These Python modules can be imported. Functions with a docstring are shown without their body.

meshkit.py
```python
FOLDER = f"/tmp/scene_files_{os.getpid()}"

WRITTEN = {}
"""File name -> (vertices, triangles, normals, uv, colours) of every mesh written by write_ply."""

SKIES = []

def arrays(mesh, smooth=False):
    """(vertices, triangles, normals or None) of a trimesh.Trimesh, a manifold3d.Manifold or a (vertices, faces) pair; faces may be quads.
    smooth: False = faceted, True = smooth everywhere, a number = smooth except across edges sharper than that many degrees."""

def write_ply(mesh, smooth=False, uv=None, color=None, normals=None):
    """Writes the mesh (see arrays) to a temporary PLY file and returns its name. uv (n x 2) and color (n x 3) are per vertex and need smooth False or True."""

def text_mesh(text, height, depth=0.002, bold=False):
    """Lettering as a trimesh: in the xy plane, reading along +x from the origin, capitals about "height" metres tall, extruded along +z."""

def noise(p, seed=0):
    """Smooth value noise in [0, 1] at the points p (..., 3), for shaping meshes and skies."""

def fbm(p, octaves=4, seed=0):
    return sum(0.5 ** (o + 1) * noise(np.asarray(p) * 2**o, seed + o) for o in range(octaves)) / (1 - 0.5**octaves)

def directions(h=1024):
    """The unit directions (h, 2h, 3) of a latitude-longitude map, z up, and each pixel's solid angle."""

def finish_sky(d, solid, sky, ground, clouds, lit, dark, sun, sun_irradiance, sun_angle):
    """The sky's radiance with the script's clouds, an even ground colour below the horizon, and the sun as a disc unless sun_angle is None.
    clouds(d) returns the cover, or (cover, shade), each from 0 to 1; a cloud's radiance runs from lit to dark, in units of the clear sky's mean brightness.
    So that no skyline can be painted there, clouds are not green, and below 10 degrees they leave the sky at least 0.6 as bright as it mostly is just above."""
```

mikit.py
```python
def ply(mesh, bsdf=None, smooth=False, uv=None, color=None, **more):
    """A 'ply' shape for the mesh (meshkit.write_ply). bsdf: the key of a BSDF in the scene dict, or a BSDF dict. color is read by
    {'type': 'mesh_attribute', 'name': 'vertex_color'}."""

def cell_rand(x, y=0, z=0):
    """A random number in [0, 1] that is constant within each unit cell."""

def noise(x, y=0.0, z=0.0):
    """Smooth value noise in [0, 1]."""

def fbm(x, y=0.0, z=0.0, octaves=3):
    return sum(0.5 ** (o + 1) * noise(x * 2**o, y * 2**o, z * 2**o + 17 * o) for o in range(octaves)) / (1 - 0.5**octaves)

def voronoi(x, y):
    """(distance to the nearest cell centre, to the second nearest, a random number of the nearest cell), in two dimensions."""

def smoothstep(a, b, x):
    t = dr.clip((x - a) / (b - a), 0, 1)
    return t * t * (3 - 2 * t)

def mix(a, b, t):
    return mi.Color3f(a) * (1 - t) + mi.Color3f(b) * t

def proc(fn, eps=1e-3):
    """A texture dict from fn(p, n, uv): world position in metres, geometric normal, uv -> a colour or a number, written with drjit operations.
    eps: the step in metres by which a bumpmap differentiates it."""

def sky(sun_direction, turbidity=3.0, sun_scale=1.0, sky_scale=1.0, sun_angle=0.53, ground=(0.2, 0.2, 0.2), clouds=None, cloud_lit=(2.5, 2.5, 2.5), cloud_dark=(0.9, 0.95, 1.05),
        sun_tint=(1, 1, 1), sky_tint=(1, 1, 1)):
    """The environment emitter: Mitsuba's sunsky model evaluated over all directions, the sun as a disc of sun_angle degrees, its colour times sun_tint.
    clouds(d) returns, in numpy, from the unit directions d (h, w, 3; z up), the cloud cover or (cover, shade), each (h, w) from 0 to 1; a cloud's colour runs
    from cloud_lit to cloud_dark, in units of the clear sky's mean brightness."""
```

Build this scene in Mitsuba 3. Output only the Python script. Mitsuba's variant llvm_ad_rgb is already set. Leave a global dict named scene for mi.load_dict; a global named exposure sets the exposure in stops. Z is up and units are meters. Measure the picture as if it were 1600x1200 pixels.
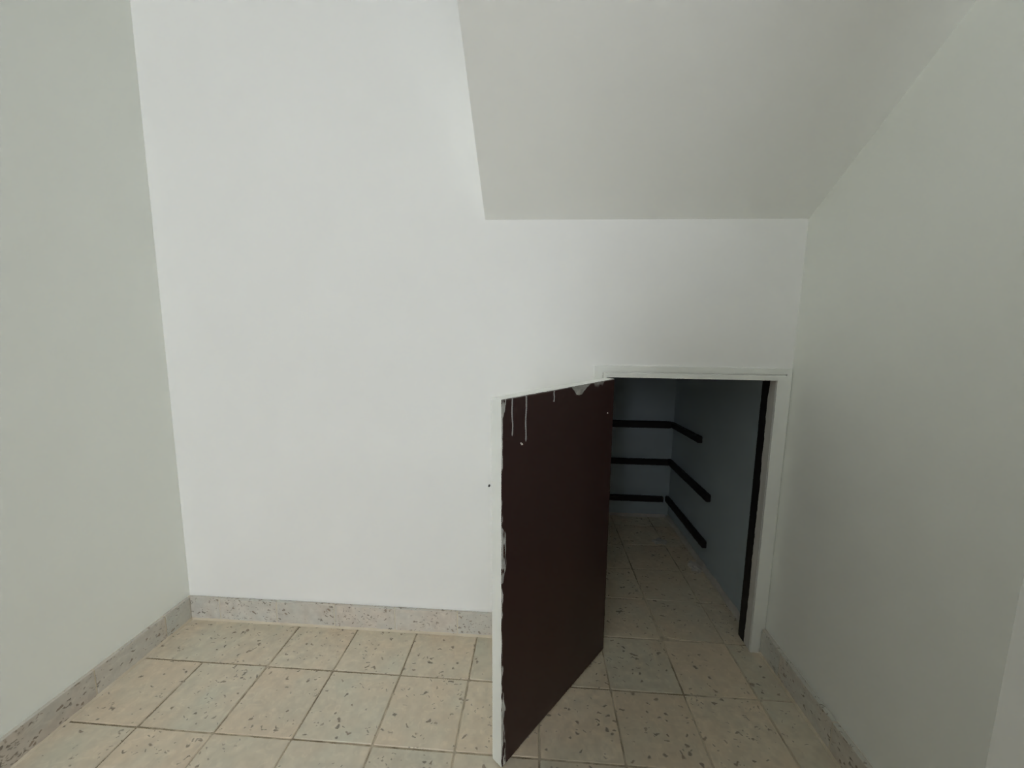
import math
import numpy as np
import trimesh
import manifold3d as m3
import drjit as dr
import mitsuba as mi
import mikit
from mikit import noise, fbm, voronoi, cell_rand, smoothstep, mix

T = mi.ScalarTransform4f
scene, labels = {'type': 'scene'}, {}

# ------------------------------------------------------------------ camera, light, exposure
exposure = 0.0
CAM = (0.0, -1.160, 0.9841)
YAW, PITCH, ROLL, FOCAL = -0.0607, 0.1291, -0.0139, 608.46      # radians, pixels of a 1600 x 1200 frame


def camera_matrix():
    cy, sy, cp, sp, cr, sr = math.cos(YAW), math.sin(YAW), math.cos(PITCH), math.sin(PITCH), math.cos(ROLL), math.sin(ROLL)
    flat = np.array([[cy, -sy, 0], [sy, cy, 0], [0, 0, 1]])
    X, Y, Z = flat
    fwd = cp * Y - sp * Z
    up0 = sp * Y + cp * Z
    right = cr * X - sr * up0
    up = sr * X + cr * up0
    m = np.eye(4)
    m[:3, 0], m[:3, 1], m[:3, 2], m[:3, 3] = -right, up, fwd, CAM
    return m


scene['camera'] = {'type': 'perspective', 'fov': 2 * math.degrees(math.atan(800 / FOCAL)), 'fov_axis': 'x', 'near_clip': 0.02, 'to_world': T(camera_matrix())}

# Daylight enters through two glazed doors behind the camera, to its left; a ceiling lamp helps.
PANE_LOW, PANE_HIGH, PANE_TOP, PANE_RIGHT, LAMP = 5.2, 12.0, 4.2, 1.0, 1.5
DAY = (1.0, 1.03, 1.12)


def glow(power, colour=DAY):
    return {'type': 'area', 'radiance': {'type': 'rgb', 'value': [power * c for c in colour]}}


# ------------------------------------------------------------------ measures of the place (metres)
XL, XR = -1.1666, 0.7345            # left and right wall of the niche
RET = -0.572                        # where the right wall ends and turns away
CEIL, FRONT, FAR = 2.75, -4.0, 2.6  # ceiling height, wall behind the camera, far right wall
SOFX, SOFZ, SOFS = -0.154, 1.3058, 0.6761   # stair underside: left edge, height at the back wall, slope
OX0, OX1, OZ = 0.208, 0.692, 0.8605  # cupboard opening
CB, CL = 0.905, -0.154              # cupboard back wall and left wall
TX, TY, X0, Y0 = 0.2, 0.1943, -0.7719, -0.1732   # tile pitch and where a joint crosses


# ------------------------------------------------------------------ helpers
def obj(key, mesh, bsdf, smooth=False, label=None, category=None, group=None, kind=None):
    n, k = 0, key
    while k in scene:
        n += 1
        k = f'{key}_{n:03d}'
    scene[k] = mikit.ply(mesh, bsdf, smooth=smooth)
    tag(k, label, category, group, kind)
    return k


def tag(k, label=None, category=None, group=None, kind=None):
    d = {a: b for a, b in (('label', label), ('category', category), ('group', group), ('kind', kind)) if b}
    if d:
        labels[k] = d


def box(x0, x1, y0, y1, z0, z1):
    m = trimesh.creation.box((x1 - x0, y1 - y0, z1 - z0))
    m.apply_translation(((x0 + x1) / 2, (y0 + y1) / 2, (z0 + z1) / 2))
    return m


def chamfer_box(x0, x1, y0, y1, z0, z1, c):
    """A box whose edges are cut by c: the hull of three overlapping boxes."""
    pts = []
    for sx in (0, 1):
        for sy in (0, 1):
            for sz in (0, 1):
                X, Y, Z = (x0, x1)[sx], (y0, y1)[sy], (z0, z1)[sz]
                ix, iy, iz = X + c * (1 - 2 * sx), Y + c * (1 - 2 * sy), Z + c * (1 - 2 * sz)
                pts += [(X, iy, iz), (ix, Y, iz), (ix, iy, Z)]
    return trimesh.convex.convex_hull(np.array(pts))


def prism_xz(poly, y0, y1):
    """Extrude a polygon given in (x, z) from y0 to y1."""
    m = trimesh.creation.extrude_polygon(poly, y1 - y0)
    m.apply_transform([[1, 0, 0, 0], [0, 0, 1, y0], [0, 1, 0, 0], [0, 0, 0, 1]])
    m.invert() if m.volume < 0 else None
    return m


def prism_yz(poly, x0, x1):
    m = trimesh.creation.extrude_polygon(poly, x1 - x0)
    m.apply_transform([[0, 0, 1, x0], [1, 0, 0, 0], [0, 1, 0, 0], [0, 0, 0, 1]])
    m.invert() if m.volume < 0 else None
    return m


from shapely.geometry import Polygon, box as rect


# ------------------------------------------------------------------ materials
def bsdf(name, colour, rough=0.6, bump=None, bump_scale=1.0, spec=0.5, eps=1e-3, **kw):
    d = {'type': 'principled', 'base_color': colour if isinstance(colour, dict) else {'type': 'rgb', 'value': list(colour)}, 'roughness': rough, 'specular': spec, **kw}
    if bump is not None:
        d = {'type': 'bumpmap', 'bump': mikit.proc(bump, eps), 'scale': bump_scale, 'bsdf': d}
    scene[name] = {'type': 'twosided', 'bsdf': d}


def paint(base, low=0.97):
    def fn(p, n, uv):
        t = fbm(p.x * 3.1 + 5, p.y * 3.1, p.z * 3.1, 3)
        return mi.Color3f(base) * (low + (1 - low) * 2 * t * 0.9)
    return mikit.proc(fn)


def roller(p, n, uv):
    return 0.0006 * fbm(p.x * 140, p.y * 140, p.z * 140, 2) + 0.0015 * noise(p.x * 14, p.y * 14, p.z * 14)


WALL = (0.79, 0.795, 0.775)
bsdf('white_paint', paint(WALL), 0.7, roller, spec=0.3)
bsdf('greenish_paint', paint((0.815, 0.84, 0.79)), 0.7, roller, spec=0.3)
bsdf('right_paint', paint((0.78, 0.80, 0.755)), 0.7, roller, spec=0.3)
bsdf('stair_paint', paint((0.82, 0.83, 0.795)), 0.75, roller, spec=0.3)
bsdf('room_paint', paint((0.56, 0.54, 0.49)), 0.8, roller, spec=0.2)
bsdf('gloss_white', paint((0.76, 0.78, 0.74), 0.94), 0.35, lambda p, n, uv: 0.0008 * fbm(p.x * 60, p.y * 60, p.z * 25, 2), spec=0.45)
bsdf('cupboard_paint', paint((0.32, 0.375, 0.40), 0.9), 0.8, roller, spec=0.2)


def terrazzo(warm, grey, scale, density):
    def fn(p, n, uv):
        # a plane of its own for each face: floor (x, y), walls along x (x, z), walls along y (y, z)
        up = dr.abs(n.z) > 0.5
        along = dr.select(dr.abs(n.x) > 0.5, p.y + 3.7, p.x)
        u = dr.select(up, p.x, along)
        v = dr.select(up, p.y, p.z + 7.3)
        iu = dr.select(up, dr.select((v > Y0) & (v < 0) & (u < X0), -1.0, dr.floor((u - X0) / TX)), dr.select(dr.abs(n.x) > 0.5, dr.floor((p.y + 1.9) / 0.2) + 60, dr.floor((p.x + 1.053) / 0.2046) + 30))
        iv = dr.select(up, dr.floor((v - Y0) / TY), 50)
        r1, r2 = cell_rand(iu, iv, 5), cell_rand(iu, iv, 9)
        cloud = fbm(u * 14 + r2 * 40, v * 14, 3.0, 3)
        c = mix(warm, grey, dr.clip(0.10 + 0.6 * r1 + 1.2 * (cloud - 0.5), 0, 1)) * (0.95 + 0.10 * r2)
        c = c * (0.86 + 0.28 * fbm(u * 60, v * 60, r1 * 30, 3))
        # pale fragments, then chips and short streaks of dark stone in two sizes
        d, e, w = voronoi(u * 55 + 3 * noise(u * 60, v * 60, 4.0), v * 55)
        c = c * (1 + 0.05 * dr.select(w < 0.3, 1.0, 0.0) * (1 - smoothstep(0.25, 0.45, d)))
        for s, part, lim, k, q in ((62.0, 0.13, 0.34, 0.75, 0.0), (120.0, 0.10, 0.36, 0.55, 3.0)):
            s = s * scale
            wu = u + 0.010 * (noise(u * 120, v * 120, 2.0 + q) - 0.5) + 0.012 * (noise(u * 33, v * 33, 1.0 + q) - 0.5)
            wv = v + 0.010 * (noise(u * 120, v * 120, 8.0 + q) - 0.5)
            d, e, w = voronoi(wu * s * 0.8, wv * s * 1.2)
            lump = smoothstep(0.46, 0.62, fbm(u * 15, v * 15, 6.0 + q, 2))
            hit = dr.select(w < density * part * (0.25 + 1.4 * lump), 1.0, 0.0) * (1 - smoothstep(lim - 0.2, lim, d))
            chip = mix((0.11, 0.10, 0.082), (0.24, 0.18, 0.13), cell_rand(dr.floor(w * 9999), 3, 1))
            c = mix(c, chip, k * hit)
        return c
    return mikit.proc(fn)


bsdf('floor_tile', terrazzo((0.62, 0.525, 0.40), (0.565, 0.535, 0.43), 1.0, 0.75), 0.38, lambda p, n, uv: 0.0006 * fbm(p.x * 30, p.y * 30, p.z * 30, 2), spec=0.45)
bsdf('skirting_tile', terrazzo((0.54, 0.49, 0.425), (0.52, 0.535, 0.495), 1.1, 1.9), 0.40, spec=0.4)
bsdf('grout', mikit.proc(lambda p, n, uv: mix((0.23, 0.19, 0.135), (0.54, 0.47, 0.36), smoothstep(0.25, 0.75, 0.5 * fbm(p.x * 7, p.y * 7, 2.0, 2) + 0.5 * fbm(p.x * 60, p.y * 60, p.z * 30, 2)))), 0.9, spec=0.1)
bsdf('pale_grout', mikit.proc(lambda p, n, uv: mix((0.52, 0.45, 0.34), (0.66, 0.60, 0.48), fbm(p.x * 18, p.y * 18, p.z * 18, 3))), 0.9, spec=0.1)
bsdf('black_wood', mikit.proc(lambda p, n, uv: mix((0.006, 0.005, 0.005), (0.010, 0.008, 0.008), noise(p.x * 30, p.y * 30, p.z * 200))), 0.55, spec=0.3)
bsdf('mortar', mikit.proc(lambda p, n, uv: mix((0.38, 0.365, 0.335), (0.52, 0.495, 0.45), fbm(p.x * 40, p.y * 40, p.z * 40, 3))), 0.95, spec=0.05)
bsdf('drip_paint', (0.22, 0.22, 0.215), 0.4)
bsdf('drop_paint', (0.62, 0.56, 0.54), 0.4)
bsdf('dark_metal', (0.05, 0.05, 0.05), 0.5, metallic=0.4)
bsdf('steel', (0.5, 0.48, 0.45), 0.4, metallic=0.9)

# ------------------------------------------------------------------ floor: screed, tiles
FLOOR_EDGE = -2.0
obj('floor', box(XL - 0.15, FAR + 0.15, FRONT - 0.15, CB + 0.1, -0.12, -0.0022), 'grout', kind='structure', label='beige terrazzo tile floor of the niche and its low cupboard')
rng = np.random.default_rng(4)


def tile_mesh(x0, x1, y0, y1, dz, tilt=0.0004):
    m = chamfer_box(x0, x1, y0, y1, -0.02, 0.0, 0.0016)
    a, b = rng.normal(0, tilt, 2) * (0.2 / max(0.2, x1 - x0)) ** 2
    v = m.vertices.copy()
    v[:, 2] += dz + a * (v[:, 0] - (x0 + x1) / 2) / 0.1 + b * (v[:, 1] - (y0 + y1) / 2) / 0.1
    m.vertices = v
    return m


def tile_field(xa, xb, ya, yb, skip=None):
    for i in range(-3, 18):
        for j in range(-12, 8):
            g = 0.0018 + 0.0007 * rng.random()
            x0, x1 = max(X0 + i * TX + g, xa), min(X0 + (i + 1) * TX - g, xb)
            y0, y1 = max(Y0 + j * TY + g, ya), min(Y0 + (j + 1) * TY - g, yb)
            if j == 0 and i in (-2, -1):   # one long piece in the corner
                x0, x1 = XL, X0 - g
                if i == -2:
                    continue
            if x1 - x0 < 0.012 or y1 - y0 < 0.012:
                continue
            if (i, j) == RAISED:   # its near left corner has broken away along the joint
                pl = Polygon([(x0 + 0.001, y1), (x0 + 0.002, y0 + 0.11), (x0 + 0.006, y0 + 0.05), (x0 + 0.013, y0 + 0.016), (x0 + 0.03, y0 + 0.007), (x0 + 0.07, y0 + 0.003), (x1, y0 + 0.001), (x1, y1)])
                m = trimesh.creation.extrude_polygon(pl, 0.02)
                m.apply_translation((0, 0, -0.0192))
                obj('floor__tile', m, 'floor_tile', label='tile with a broken corner')
                continue
            obj('floor__tile', tile_mesh(x0, x1, y0, y1, rng.normal(0, 0.0003)), 'floor_tile')


RAISED = (6, 1)
tile_field(XL, XR, FLOOR_EDGE, CB)
n_tiles = sum(k.startswith('floor__tile') for k in scene)
# tiles behind the camera and to its right, out of the picture, as one bed
obj('floor__tile_bed', trimesh.util.concatenate([box(XL, FAR, FRONT, FLOOR_EDGE - 0.002, -0.02, 0), box(XR + 0.002, FAR, FLOOR_EDGE, RET, -0.02, 0)]), 'floor_tile', kind='stuff')

# ------------------------------------------------------------------ walls
obj('wall_left', box(XL - 0.15, XL, FRONT, 0.12, 0, CEIL), 'greenish_paint', kind='structure', label='greenish white painted left wall')
back = Polygon([(XL, 0), (FAR, 0), (FAR, CEIL), (XL, CEIL)]).difference(rect(OX0 - 0.012, -1, OX1 + 0.012, OZ + 0.012))
obj('wall_back', prism_xz(back, 0.0, 0.06), 'white_paint', kind='structure', label='white painted back wall with a low cupboard opening')
obj('wall_right', box(XR, FAR, RET, 0.0, 0, CEIL), 'right_paint', kind='structure', label='white painted right wall ending in an outside corner')
# ceiling with the stairs rising through it
YTOP = -(CEIL - SOFZ) / SOFS
obj('ceiling', trimesh.util.concatenate([box(XL - 0.15, SOFX - 0.01, FRONT - 0.15, 0.06, CEIL, CEIL + 0.12), box(SOFX - 0.01, FAR + 0.15, FRONT - 0.15, YTOP - 0.1, CEIL, CEIL + 0.12),
                                          box(XR, FAR + 0.15, YTOP - 0.1, RET, CEIL, CEIL + 0.12)]), 'white_paint', kind='structure', label='white ceiling above the niche')
# staircase: smooth underside, stepped top
steps, pts = 9, [(0.0, SOFZ), (YTOP, CEIL)]
tread = -YTOP / steps
for i in range(steps, 0, -1):
    z = SOFZ + 0.30 + SOFS * tread * i
    pts += [(-tread * i, z), (-tread * (i - 1), z)] if i < steps else [(YTOP, z), (-tread * (i - 1), z)]
obj('ceiling_stair', prism_yz(Polygon(pts), SOFX, XR), 'stair_paint', kind='structure', label='sloping white plastered underside of a staircase above the cupboard door')

# cupboard under the stairs
obj('wall_cupboard_back', box(CL - 0.1, XR + 0.1, CB, CB + 0.1, -0.02, 1.2), 'cupboard_paint', kind='structure', label='dim bluish back wall inside the cupboard')
obj('wall_cupboard_right', box(XR, XR + 0.1, 0.06, CB, -0.02, 1.2), 'cupboard_paint', kind='structure', label='dim bluish right wall inside the cupboard')
obj('wall_cupboard_left', box(CL - 0.1, CL, 0.06, CB, -0.02, 1.2), 'cupboard_paint', kind='structure', label='left wall inside the cupboard')
obj('ceiling_cupboard', box(CL - 0.1, XR + 0.1, 0.06, CB + 0.1, 1.1, 1.2), 'cupboard_paint', kind='structure', label='ceiling inside the cupboard')

# rest of the room behind the camera
obj('wall_front', box(XL - 0.15, FAR + 0.15, FRONT - 0.15, FRONT, 0, CEIL), 'room_paint', kind='structure', label='beige wall behind the camera')
obj('wall_far_right', box(FAR, FAR + 0.15, FRONT, RET, 0, CEIL), 'room_paint', kind='structure', label='beige wall at the far right')
obj('wall_partition', box(0.6, FAR, -2.1, -2.0, 0, CEIL), 'room_paint', kind='structure', label='beige partition behind the camera')


def pane(key, quad, power):
    scene[key] = mikit.ply(trimesh.Trimesh(quad, [[0, 1, 2], [0, 2, 3]], process=False), 'white_paint', emitter=glow(power))


fx = trimesh.util.concatenate([box(-1.13, -1.07, FRONT, FRONT + 0.03, 0.0, 2.11), box(-0.36, -0.30, FRONT, FRONT + 0.03, 0.0, 2.11), box(-1.07, -0.36, FRONT, FRONT + 0.03, 2.05, 2.11), box(-1.07, -0.36, FRONT, FRONT + 0.03, 0.0, 0.08), box(-1.07, -0.36, FRONT, FRONT + 0.03, 0.97, 1.03)])
obj('window_1', fx, 'gloss_white', kind='structure', label='glazed balcony door in the wall behind the camera')
for key, za, zb, power in (('window_1__pane', 0.08, 0.97, PANE_LOW), ('window_1__pane_001', 1.03, 2.05, PANE_HIGH)):
    pane(key, [(-0.36, FRONT + 0.01, za), (-1.07, FRONT + 0.01, za), (-1.07, FRONT + 0.01, zb), (-0.36, FRONT + 0.01, zb)], power)
fx = trimesh.util.concatenate([box(-0.26, -0.20, FRONT, FRONT + 0.03, 1.74, 2.56), box(0.5, 0.56, FRONT, FRONT + 0.03, 1.74, 2.56), box(-0.20, 0.5, FRONT, FRONT + 0.03, 1.74, 1.80), box(-0.20, 0.5, FRONT, FRONT + 0.03, 2.50, 2.56)])
obj('window_2', fx, 'gloss_white', kind='structure', label='small high window in the wall behind the camera')
pane('window_2__pane', [(0.5, FRONT + 0.01, 1.8), (-0.2, FRONT + 0.01, 1.8), (-0.2, FRONT + 0.01, 2.5), (0.5, FRONT + 0.01, 2.5)], PANE_TOP)
fx = trimesh.util.concatenate([box(FAR - 0.03, FAR, -1.81, -1.75, 0, 2.11), box(FAR - 0.03, FAR, -0.95, -0.89, 0, 2.11), box(FAR - 0.03, FAR, -1.75, -0.95, 2.05, 2.11), box(FAR - 0.03, FAR, -1.75, -0.95, 0, 0.08)])
obj('window_3', fx, 'gloss_white', kind='structure', label='glazed door in the far right wall')
pane('window_3__pane', [(FAR - 0.01, -0.95, 0.08), (FAR - 0.01, -1.75, 0.08), (FAR - 0.01, -1.75, 2.05), (FAR - 0.01, -0.95, 2.05)], PANE_RIGHT)
tag('ceiling_lamp', 'round white ceiling lamp behind the camera', 'lamp')
base = trimesh.creation.cylinder(0.24, 0.03, sections=40)
base.apply_translation((-0.62, -3.2, CEIL - 0.015))
obj('ceiling_lamp__base', base, 'gloss_white', smooth=40)
dome = trimesh.creation.icosphere(3, 1.0)
dome = dome.slice_plane([0, 0, 0], [0, 0, -1])
dome.apply_scale((0.22, 0.22, 0.09))
dome.apply_translation((-0.62, -3.2, CEIL - 0.03))
scene['ceiling_lamp__shade'] = mikit.ply(dome, 'gloss_white', smooth=True, emitter=glow(LAMP))


# ------------------------------------------------------------------ skirting
SK, SH = 0.011, 0.081


def wobble_strip(a, b, axis, at, side):
    """Thin bead of pale grout along the foot of a skirting."""
    n = max(2, int(abs(b - a) / 0.02))
    s = np.linspace(a, b, n)
    r = 0.0045 + 0.0015 * rng.random(n)
    v, f = [], []
    for k in range(n):
        prof = [(0, 0.0), (r[k] * side, 0.0), (r[k] * 0.6 * side, r[k] * 0.8), (0, r[k] * 1.3)]
        for q, z in prof:
            v.append((s[k], at + q, z) if axis == 'x' else (at + q, s[k], z))
    for k in range(n - 1):
        for e in range(4):
            a0, a1 = 4 * k + e, 4 * k + (e + 1) % 4
            f += [(a0, a0 + 4, a1), (a1, a0 + 4, a1 + 4)]
    m = trimesh.Trimesh(v, f, process=False)
    return m


joints_back = [XL + 0.004, -1.053, -0.853, -0.653, -0.447, -0.238, -0.03, 0.163]
obj('baseboard_back', box(XL, 0.163, -0.0096, 0.0005, 0.001, SH - 0.002), 'pale_grout', kind='structure', label='grey speckled terrazzo skirting along the back wall')
for a, b in zip(joints_back, joints_back[1:]):
    obj('baseboard_back__tile', chamfer_box(a + 0.0012, b - 0.0012, -SK, -0.001, 0.002, SH + rng.normal(0, 0.0006), 0.0012), 'skirting_tile')
obj('baseboard_back__grout_bead', wobble_strip(XL + SK, 0.16, 'x', -SK + 0.001, -1), 'pale_grout', smooth=40)
jl = np.arange(-0.30 - 0.2 * 8, 0.0, 0.2)
jl = [FLOOR_EDGE] + [y for y in np.arange(-1.9, -0.05, 0.2)] + [-SK]
obj('baseboard_left', box(XL - 0.0005, XL + 0.0096, FLOOR_EDGE, -SK, 0.001, SH - 0.002), 'pale_grout', kind='structure', label='grey speckled terrazzo skirting along the left wall')
for a, b in zip(jl, jl[1:]):
    obj('baseboard_left__tile', chamfer_box(XL + 0.001, XL + SK, a + 0.0012, b - 0.0012, 0.002, SH + rng.normal(0, 0.0006), 0.0012), 'skirting_tile')
obj('baseboard_left__grout_bead', wobble_strip(FLOOR_EDGE, -SK, 'y', XL + SK - 0.001, 1), 'pale_grout', smooth=40)
SR = 0.0140
jr = [RET, -0.30, -0.10, -0.0068]
obj('baseboard_right', box(XR - 0.0125, XR + 0.0005, RET, -0.0068, 0.001, SH - 0.002), 'pale_grout', kind='structure', label='grey speckled terrazzo skirting along the right wall')
for a, b in zip(jr, jr[1:]):
    obj('baseboard_right__tile', chamfer_box(XR - SR, XR - 0.001, a + 0.0012, b - 0.0012, 0.002, SH + rng.normal(0, 0.0006), 0.0012), 'skirting_tile')
obj('baseboard_right__grout_bead', wobble_strip(RET, -0.009, 'y', XR - SR + 0.001, -1), 'pale_grout', smooth=40)


# ------------------------------------------------------------------ frame of the cupboard door
def ragged(p, n, uv):
    edge = 0.0295 + 0.006 * (fbm(p.z * 14, 1.0, 0.0, 3) - 0.5) + 0.003 * (noise(p.z * 90) - 0.5)
    t = smoothstep(edge - 0.0006, edge + 0.0006, p.y)
    grey = mix((0.50, 0.50, 0.47), (0.60, 0.59, 0.55), noise(p.y * 90, p.z * 6))
    return mix(grey, (0.010, 0.009, 0.009), t)


bsdf('jamb_paint', mikit.proc(ragged), 0.5, spec=0.3)
obj('trim_1', prism_xz(Polygon([(OX0 - 0.012, 0), (OX0, 0), (OX0, OZ), (OX1, OZ), (OX1, 0), (OX1 + 0.012, 0), (OX1 + 0.012, OZ + 0.012), (OX0 - 0.012, OZ + 0.012)]), -0.002, 0.066), 'jamb_paint',
    kind='structure', label='white painted wooden frame around the low cupboard opening')
W1, W2 = 0.025, XR - 0.003
gz = OZ + 0.0155


def bead(x0, x1, y0, y1, z0, z1, c=0.002):
    return chamfer_box(x0, x1, y0, y1, z0, z1, c)


obj('trim_1__inner_casing', prism_xz(Polygon([(OX0 - 0.009, 0), (OX0 + 0.0005, 0), (OX0 + 0.0005, OZ), (OX1 - 0.0005, OZ), (OX1 - 0.0005, 0), (OX1 + W1, 0), (OX1 + W1, gz - 0.001), (OX0 - 0.009, gz - 0.0022)]), -0.0085, 0.0), 'gloss_white')
obj('trim_1__outer_casing', prism_xz(Polygon([(OX0 - 0.036, 0.0), (OX0 - 0.0115, 0), (OX0 - 0.0115, gz + 0.0024), (OX1 + W1 + 0.001, gz + 0.0024), (OX1 + W1 + 0.001, 0), (W2, 0), (W2, OZ + 0.035), (OX0 - 0.036, OZ + 0.035)]), -0.0060, 0.0), 'gloss_white')

# ------------------------------------------------------------------ cupboard door, standing open
A, B = np.array([0.231, -0.041]), np.array([-0.0565, -0.3945])
U = (B - A) / np.linalg.norm(B - A)
N = np.array([U[1], -U[0]])           # towards the brown face
N = N if N[0] > 0 else -N
TH, WID, HEI, LEAN = 0.0305, 0.457, 0.852, math.radians(0.8)


def leaf_place():
    """Leaf coordinates (along the leaf from its hinge, up, out of the brown face) to the world."""
    cl, sl = math.cos(LEAN), math.sin(LEAN)
    u = np.array([U[0] * cl, U[1] * cl, -sl])
    w = np.array([U[0] * sl, U[1] * sl, cl])
    n = np.array([N[0], N[1], 0])
    m = np.eye(4)
    m[:3, 0], m[:3, 1], m[:3, 2], m[:3, 3] = u, w, n, (A[0] + U[0] * 0.001, A[1] + U[1] * 0.001, 0.0095)
    return m


LEAF = leaf_place()
INV = np.linalg.inv(LEAF).tolist()


def on_leaf(m):
    m = m.copy()
    m.apply_transform(LEAF)
    if np.linalg.det(LEAF[:3, :3]) < 0:
        m.invert()
    return m


def brown(p, n, uv):
    a = INV[0][0] * p.x + INV[0][1] * p.y + INV[0][2] * p.z + INV[0][3]
    b = INV[1][0] * p.x + INV[1][1] * p.y + INV[1][2] * p.z + INV[1][3]
    c = mix((0.0215, 0.0058, 0.0052), (0.028, 0.0082, 0.0073), fbm(a * 9, b * 3, 1.0, 3))
    grey = mix((0.18, 0.18, 0.165), (0.62, 0.62, 0.58), fbm(a * 60, b * 60, 4.0, 3))
    # white brush marks that lap over from the painted edges
    free = WID - a
    lap = 0.012 * smoothstep(0.48, 0.72, fbm(b * 9, 2.0, 0.0, 3)) + 0.0035 * noise(b * 70)
    s = 1 - smoothstep(lap * 0.75, lap + 0.0006, free)
    s = s * smoothstep(0.30, 0.55, noise(a * 260, b * 60))
    top = HEI - b
    blot = 0.023 * smoothstep(0.118, 0.172, a) * (1 - smoothstep(0.186, 0.220, a)) * (0.85 + 0.3 * noise(a * 90, b * 90))
    blot2 = 0.010 * smoothstep(0.055, 0.065, a) * (1 - smoothstep(0.105, 0.112, a)) * (0.5 + noise(a * 90, 8.0))
    s = dr.maximum(s, (0.75 + 0.25 * noise(a * 40, b * 260)) * (1 - smoothstep(blot * 0.85, blot + 0.0012, top)))
    s = dr.maximum(s, 0.55 * (1 - smoothstep(blot2 * 0.3, blot2 + 0.004, top)))
    s = dr.maximum(s, 1 - smoothstep(0.0008, 0.0030, top + 0.002 * noise(a * 50, 1.0)))
    low = 0.004 * smoothstep(0.5, 0.7, fbm(a * 16, 6.0, 0.0, 2))
    s = dr.maximum(s, 0.55 * (1 - smoothstep(low * 0.4, low + 0.0008, b)))
    return mix(c, grey, s)


bsdf('brown_paint', mikit.proc(brown), 0.38, lambda p, n, uv: 0.0007 * fbm(p.x * 20, p.y * 20, p.z * 6, 2), spec=0.4)
tag('cupboard_door', 'low cupboard door standing open, brown inner face and white painted edges', 'door')
obj('cupboard_door__panel', on_leaf(chamfer_box(0, WID, 0, HEI, -TH, -0.0015, 0.0012)), 'gloss_white')
obj('cupboard_door__inner_face', on_leaf(chamfer_box(0.0004, WID - 0.0006, 0.0008, HEI - 0.0008, -0.006, 0, 0.0006)), 'brown_paint', label='dark maroon brown painted inner face with white paint runs')


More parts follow.
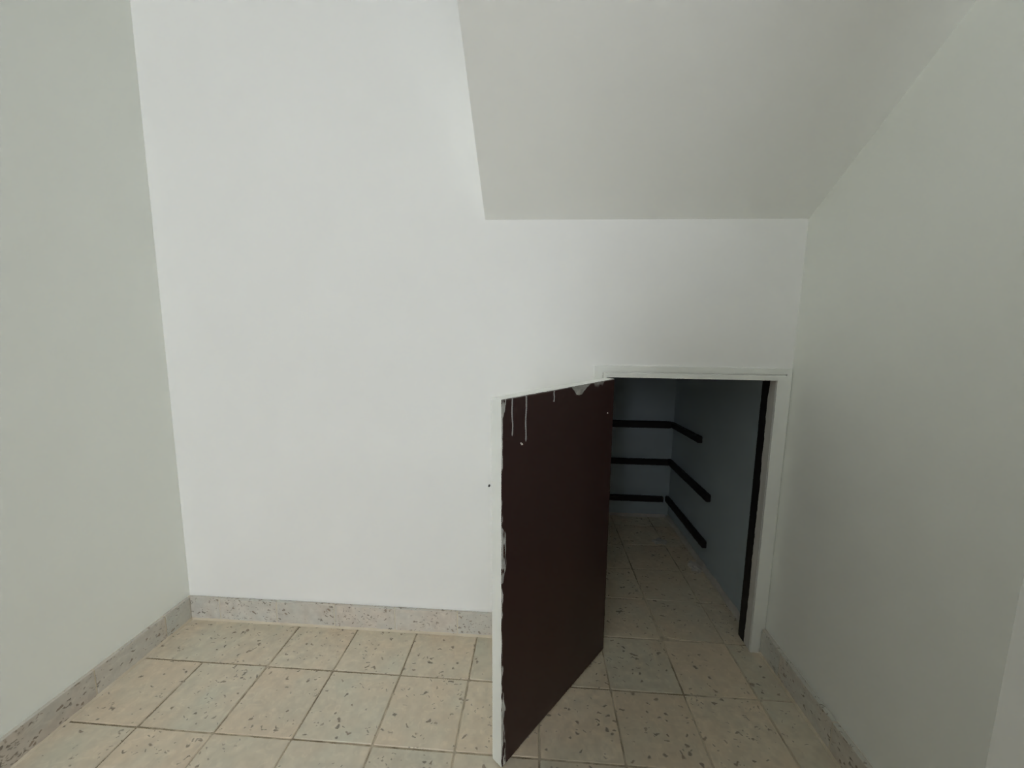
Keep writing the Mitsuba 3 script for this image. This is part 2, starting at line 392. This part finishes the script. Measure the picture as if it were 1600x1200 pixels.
def ribbon(points, width):
    """A flattened run of paint: half an ellipse swept along points (a, b) of the leaf."""
    rings, k = [], 10
    pts = np.array(points, float)
    for i, (a, b) in enumerate(pts):
        w = width[i]
        ang = np.linspace(0, math.pi, k)
        rings.append(np.stack([a + w * np.cos(ang), np.full(k, b), 0.0012 * np.sin(ang) * min(1, w / 0.0018) - 0.0001], 1))
    v = np.vstack(rings)
    f = []
    for i in range(len(pts) - 1):
        for e in range(k - 1):
            q = i * k + e
            f += [(q, q + k, q + 1), (q + 1, q + k, q + k + 1)]
    return trimesh.Trimesh(v, f, process=False)


for a0, b0, a1, b1, w in ((0.427, HEI, 0.4255, 0.771, 0.0021), (0.383, HEI, 0.3835, 0.750, 0.0022), (0.2845, HEI, 0.2845, 0.8235, 0.0022)):
    t = np.linspace(0, 1, 24)
    wob = 0.0009 * np.sin(t * 9 + a0 * 40)
    pts = np.stack([a0 + (a1 - a0) * t + wob, b0 + (b1 - b0) * t], 1)
    wid = np.where(t < 0.9, w, w * 1.15) * np.sqrt(np.clip(1.02 - np.clip((t - 0.94) / 0.06, 0, 1) ** 2, 0, 1))
    obj('cupboard_door__paint_run', on_leaf(ribbon(pts, wid)), 'drip_paint', smooth=True)


def blob(a, b, ra, rb, h, tail=0.0):
    m = trimesh.creation.icosphere(2, 1.0)
    v = m.vertices * [ra, rb, h]
    v[:, 0] += tail * np.maximum(0, v[:, 1] / rb) * 1.0
    m.vertices = v + [a, b, 0]
    return m


obj('cupboard_door__paint_drop', on_leaf(trimesh.util.concatenate([blob(0.3955, 0.7475, 0.0028, 0.0022, 0.0016), blob(0.3995, 0.7505, 0.0022, 0.0013, 0.0012)])), 'drop_paint', smooth=True)
obj('cupboard_door__paint_drop', on_leaf(blob(0.033, 0.758, 0.0026, 0.0019, 0.0014)), 'drop_paint', smooth=True)
# two hinges behind the brown face, on the corner between leaf and frame
for b in (0.10, 0.72):
    m = trimesh.creation.cylinder(0.0045, 0.07, sections=16)
    m.apply_translation((0, 0, b + 0.035))
    plate = box(-0.0045, 0.02, -0.0015, 0.0015, b, b + 0.07)
    v = trimesh.util.concatenate([m, ])
    P = A + U * 0.0005 - N * (TH + 0.001) - U * 0.006
    v.apply_translation((P[0], P[1], 0))
    obj('cupboard_door__hinge', v, 'gloss_white', smooth=40)

# ------------------------------------------------------------------ inside the cupboard: six dark battens
def batten_x(x0, x1, z0, z1):
    return chamfer_box(x0, x1, CB - 0.020, CB, z0, z1, 0.003)


def batten_y(y0, y1, z0, z1, rise):
    """A batten on the right wall that climbs by rise from the cupboard's back to its front end."""
    m = chamfer_box(XR - 0.020, XR, y0, y1, z0, z1, 0.003)
    v = m.vertices.copy()
    v[:, 2] += rise * (y1 - v[:, 1]) / (y1 - y0)
    m.vertices = v
    return m


place = ('highest', 'middle', 'lowest')
for i, (z0, z1, x1) in enumerate(((0.500, 0.536, 0.7170), (0.298, 0.329, 0.7170), (0.092, 0.1225, 0.7015))):
    obj('batten', batten_x(CL + 0.05, x1, z0, z1), 'black_wood', category='batten', group='battens on the cupboard back wall',
        label=f'black shelf batten fixed across the back wall inside the cupboard, {place[i]} of three')
for i, (y0, z0, z1, rise) in enumerate(((0.545, 0.503, 0.533, 0.016), (0.424, 0.298, 0.331, 0.003), (0.428, 0.092, 0.124, 0.003))):
    obj('batten', batten_y(y0, CB, z0, z1, rise), 'black_wood', category='batten', group='battens on the cupboard right wall',
        label=f'black shelf batten running along the right wall inside the cupboard, {place[i]} of three')

# mortar fillet along the foot of the cupboard walls and crumbs of it on the floor
n = 40
ys = np.linspace(0.075, CB, n)
v, f = [], []
for k in range(n):
    w = 0.010 + 0.006 * rng.random()
    h = 0.018 + 0.007 * rng.random()
    v += [(XR, ys[k], h), (XR - w * 0.45, ys[k], h * 0.45), (XR - w, ys[k], -0.001), (XR, ys[k], -0.001)]
for k in range(n - 1):
    for e in range(3):
        a0 = 4 * k + e
        f += [(a0, a0 + 1, a0 + 4), (a0 + 1, a0 + 5, a0 + 4)]
obj('wall_cupboard_right__mortar_fillet', trimesh.Trimesh(v, f, process=False), 'mortar', smooth=60)
n = 30
xs = np.linspace(CL, XR - 0.012, n)
v, f = [], []
for k in range(n):
    w, h = 0.006 + 0.004 * rng.random(), 0.014 + 0.004 * rng.random()
    v += [(xs[k], CB, h), (xs[k], CB - w * 0.45, h * 0.45), (xs[k], CB - w, -0.001), (xs[k], CB, -0.001)]
for k in range(n - 1):
    for e in range(3):
        a0 = 4 * k + e
        f += [(a0, a0 + 4, a0 + 1), (a0 + 1, a0 + 4, a0 + 5)]
obj('wall_cupboard_back__mortar_fillet', trimesh.Trimesh(v, f, process=False), 'mortar', smooth=60)

for (x, y, rx, ry, h, where) in ((0.612, 0.640, 0.034, 0.024, 0.007, 'farther in, towards the back wall'), (0.700, 0.437, 0.024, 0.034, 0.011, 'nearer the doorway, against the right wall')):
    m = trimesh.creation.icosphere(3, 1.0)
    d = m.vertices.copy()
    r = 1 + 0.5 * (np.sin(d[:, 0] * 5 + x * 90) * np.sin(d[:, 1] * 6 + y * 70) * 0.6 + 0.25 * np.sin(d[:, 0] * 13 + d[:, 1] * 11))
    m.vertices = d * r[:, None] * [rx, ry, h] + [x, y, h * 0.35]
    obj('mortar_crumb', m, 'mortar', smooth=30, label=f'flat pale crumb of mortar on the cupboard floor, {where}', category='rubble')

# nail in the back wall by the door edge
nail = trimesh.creation.cylinder(0.0028, 0.012, sections=14)
nail.apply_transform(trimesh.transformations.rotation_matrix(math.pi / 2, (1, 0, 0)))
nail.apply_translation((-0.1369, -0.003, 0.513))
obj('nail', nail, 'dark_metal', smooth=40, label='tiny dark nail head in the white back wall beside the open door', category='nail')

# ------------------------------------------------------------------ the photographer, standing right behind the camera (casts the soft shade low on the right)
def ball(p, r):
    return m3.Manifold.sphere(r, 20).translate([float(x) for x in p])


def chain(joints):
    """Hulls of the spheres at neighbouring joints (x, y, z, r)."""
    parts = [m3.Manifold.batch_hull([ball(a[:3], a[3]), ball(b[:3], b[3])]) for a, b in zip(joints, joints[1:])]
    return m3.Manifold.batch_boolean(parts, m3.OpType.Add)


def to_mesh(man, edge, rounds=8):
    man = man.refine_to_length(edge)
    g = man.to_mesh()
    t = trimesh.Trimesh(g.vert_properties[:, :3], g.tri_verts, process=True)
    trimesh.smoothing.filter_taubin(t, iterations=rounds)
    return t


def ellipse_ring(cx, cy, z, rx, ry, n=40):
    t = np.linspace(0, 2 * np.pi, n, endpoint=False)
    return np.stack([cx + 1.4 * rx * np.cos(t), cy + 1.1 * ry * np.sin(t), np.full(n, z)], 1)


PX, PY = 0.22, -1.50
bsdf('skin', (0.45, 0.28, 0.20), 0.5)
bsdf('dark_cloth', mikit.proc(lambda p, n, uv: mix((0.045, 0.045, 0.05), (0.06, 0.06, 0.065), noise(p.x * 300, p.y * 300, p.z * 300))), 0.85, spec=0.1)
bsdf('hair', (0.03, 0.02, 0.015), 0.5)
tag('person', 'person in a long dark dress standing behind the camera with both hands raised in front', 'person')
hx, hy, hz = PX - 0.01, PY + 0.07, 1.50
body = [chain([(PX, PY, 1.28, 0.062), (PX - 0.005, PY + 0.03, 1.36, 0.055), (hx, hy, 1.44, 0.06)]),
        m3.Manifold.batch_hull([ball((hx, hy - 0.015, hz + 0.03), 0.088), ball((hx, hy + 0.02, hz - 0.02), 0.072), ball((hx, hy + 0.045, hz - 0.075), 0.035)]),
        m3.Manifold.batch_hull([ball((hx, hy + 0.085, hz + 0.015), 0.010), ball((hx, hy + 0.112, hz - 0.022), 0.013), ball((hx - 0.012, hy + 0.085, hz - 0.03), 0.010), ball((hx + 0.012, hy + 0.085, hz - 0.03), 0.010)]),
        chain([(hx - 0.02, hy + 0.080, hz - 0.058, 0.009), (hx + 0.02, hy + 0.080, hz - 0.058, 0.009)])]
for s in (-1, 1):
    body.append(m3.Manifold.batch_hull([ball((hx + s * 0.086, hy - 0.005, hz + 0.02), 0.014), ball((hx + s * 0.082, hy + 0.003, hz - 0.025), 0.010)]))
    sh, el, wr = (PX + s * 0.175, PY, 1.25, 0.055), (PX + s * 0.28, PY + 0.02, 1.00, 0.043), (PX + s * 0.10, PY + 0.20, 1.00, 0.028)
    body.append(chain([(PX, PY, 1.24, 0.07), sh, el, wr]))
    px, py, pz = PX + s * 0.075, PY + 0.265, 1.01
    body.append(m3.Manifold.batch_hull([ball(wr[:3], 0.024), ball((px + s * 0.012, py, pz + 0.03), 0.014), ball((px + s * 0.012, py, pz - 0.03), 0.014)]))
    for k, (dz, ln) in enumerate(((0.034, 0.062), (0.012, 0.070), (-0.011, 0.066), (-0.033, 0.052))):
        a = (px + s * 0.012, py, pz + dz, 0.0095)
        b = (px + s * 0.004, py + ln * 0.5, pz + dz * 1.1, 0.0085)
        c = (px - s * 0.018, py + ln * 0.75, pz + dz * 1.1, 0.0075)
        body.append(chain([a, b, c]))
    body.append(chain([(px, py - 0.035, pz + 0.025, 0.012), (px - s * 0.022, py - 0.005, pz + 0.052, 0.010), (px - s * 0.036, py + 0.018, pz + 0.056, 0.0085)]))
    fxo = PX + s * 0.11
    body.append(chain([(fxo, PY - 0.05, 0.045, 0.042), (fxo, PY + 0.09, 0.03, 0.028), (fxo + s * 0.01, PY + 0.15, 0.022, 0.021)]))
    body.append(chain([(fxo, PY - 0.03, 0.05, 0.042), (fxo, PY, 0.48, 0.055), (PX + s * 0.09, PY, 0.88, 0.09)]))
body.append(chain([(PX, PY, 0.92, 0.10), (PX, PY, 1.2, 0.09)]))
obj('person__body', to_mesh(m3.Manifold.batch_boolean(body, m3.OpType.Add), 0.012, 6), 'skin', smooth=True)
rings = [(0.05, 0.37, 0.26), (0.45, 0.32, 0.22), (0.80, 0.255, 0.18), (0.95, 0.225, 0.155), (1.05, 0.205, 0.14), (1.18, 0.21, 0.14), (1.29, 0.17, 0.105), (1.335, 0.085, 0.075)]
v = np.vstack([ellipse_ring(PX, PY, z, a, b) for z, a, b in rings])
t = np.linspace(0, 2 * np.pi, 40, endpoint=False)
for k, (z, a, b) in enumerate(rings[:3]):
    fold = 1 + 0.04 * (1 - k / 3) * np.sin(t * 9)
    v[k * 40:(k + 1) * 40, 0] = PX + (v[k * 40:(k + 1) * 40, 0] - PX) * fold
    v[k * 40:(k + 1) * 40, 1] = PY + (v[k * 40:(k + 1) * 40, 1] - PY) * fold
f = [q for k in range(len(rings) - 1) for e in range(40) for q in ((k * 40 + e, k * 40 + (e + 1) % 40, k * 40 + 40 + e), (k * 40 + (e + 1) % 40, k * 40 + 40 + (e + 1) % 40, k * 40 + 40 + e))]
dress = trimesh.Trimesh(v, f, process=False)
sleeves = []
for s in (-1, 1):
    sleeves.append(to_mesh(chain([(PX + s * 0.14, PY, 1.25, 0.075), (PX + s * 0.185, PY, 1.24, 0.070), (PX + s * 0.285, PY + 0.02, 1.00, 0.062), (PX + s * 0.12, PY + 0.175, 1.00, 0.047)]), 0.02, 6))
obj('person__dress', trimesh.util.concatenate([dress, *sleeves]), 'dark_cloth', smooth=50)
hair = m3.Manifold.batch_hull([ball((hx, hy - 0.03, hz + 0.045), 0.094), ball((hx, hy - 0.055, hz - 0.02), 0.078), ball((hx, hy - 0.06, hz - 0.09), 0.05)]) - m3.Manifold.batch_hull([ball((hx, hy + 0.06, hz - 0.03), 0.085), ball((hx, hy + 0.12, hz + 0.02), 0.085)])
obj('person__hair', to_mesh(hair, 0.012, 6), 'hair', smooth=True)
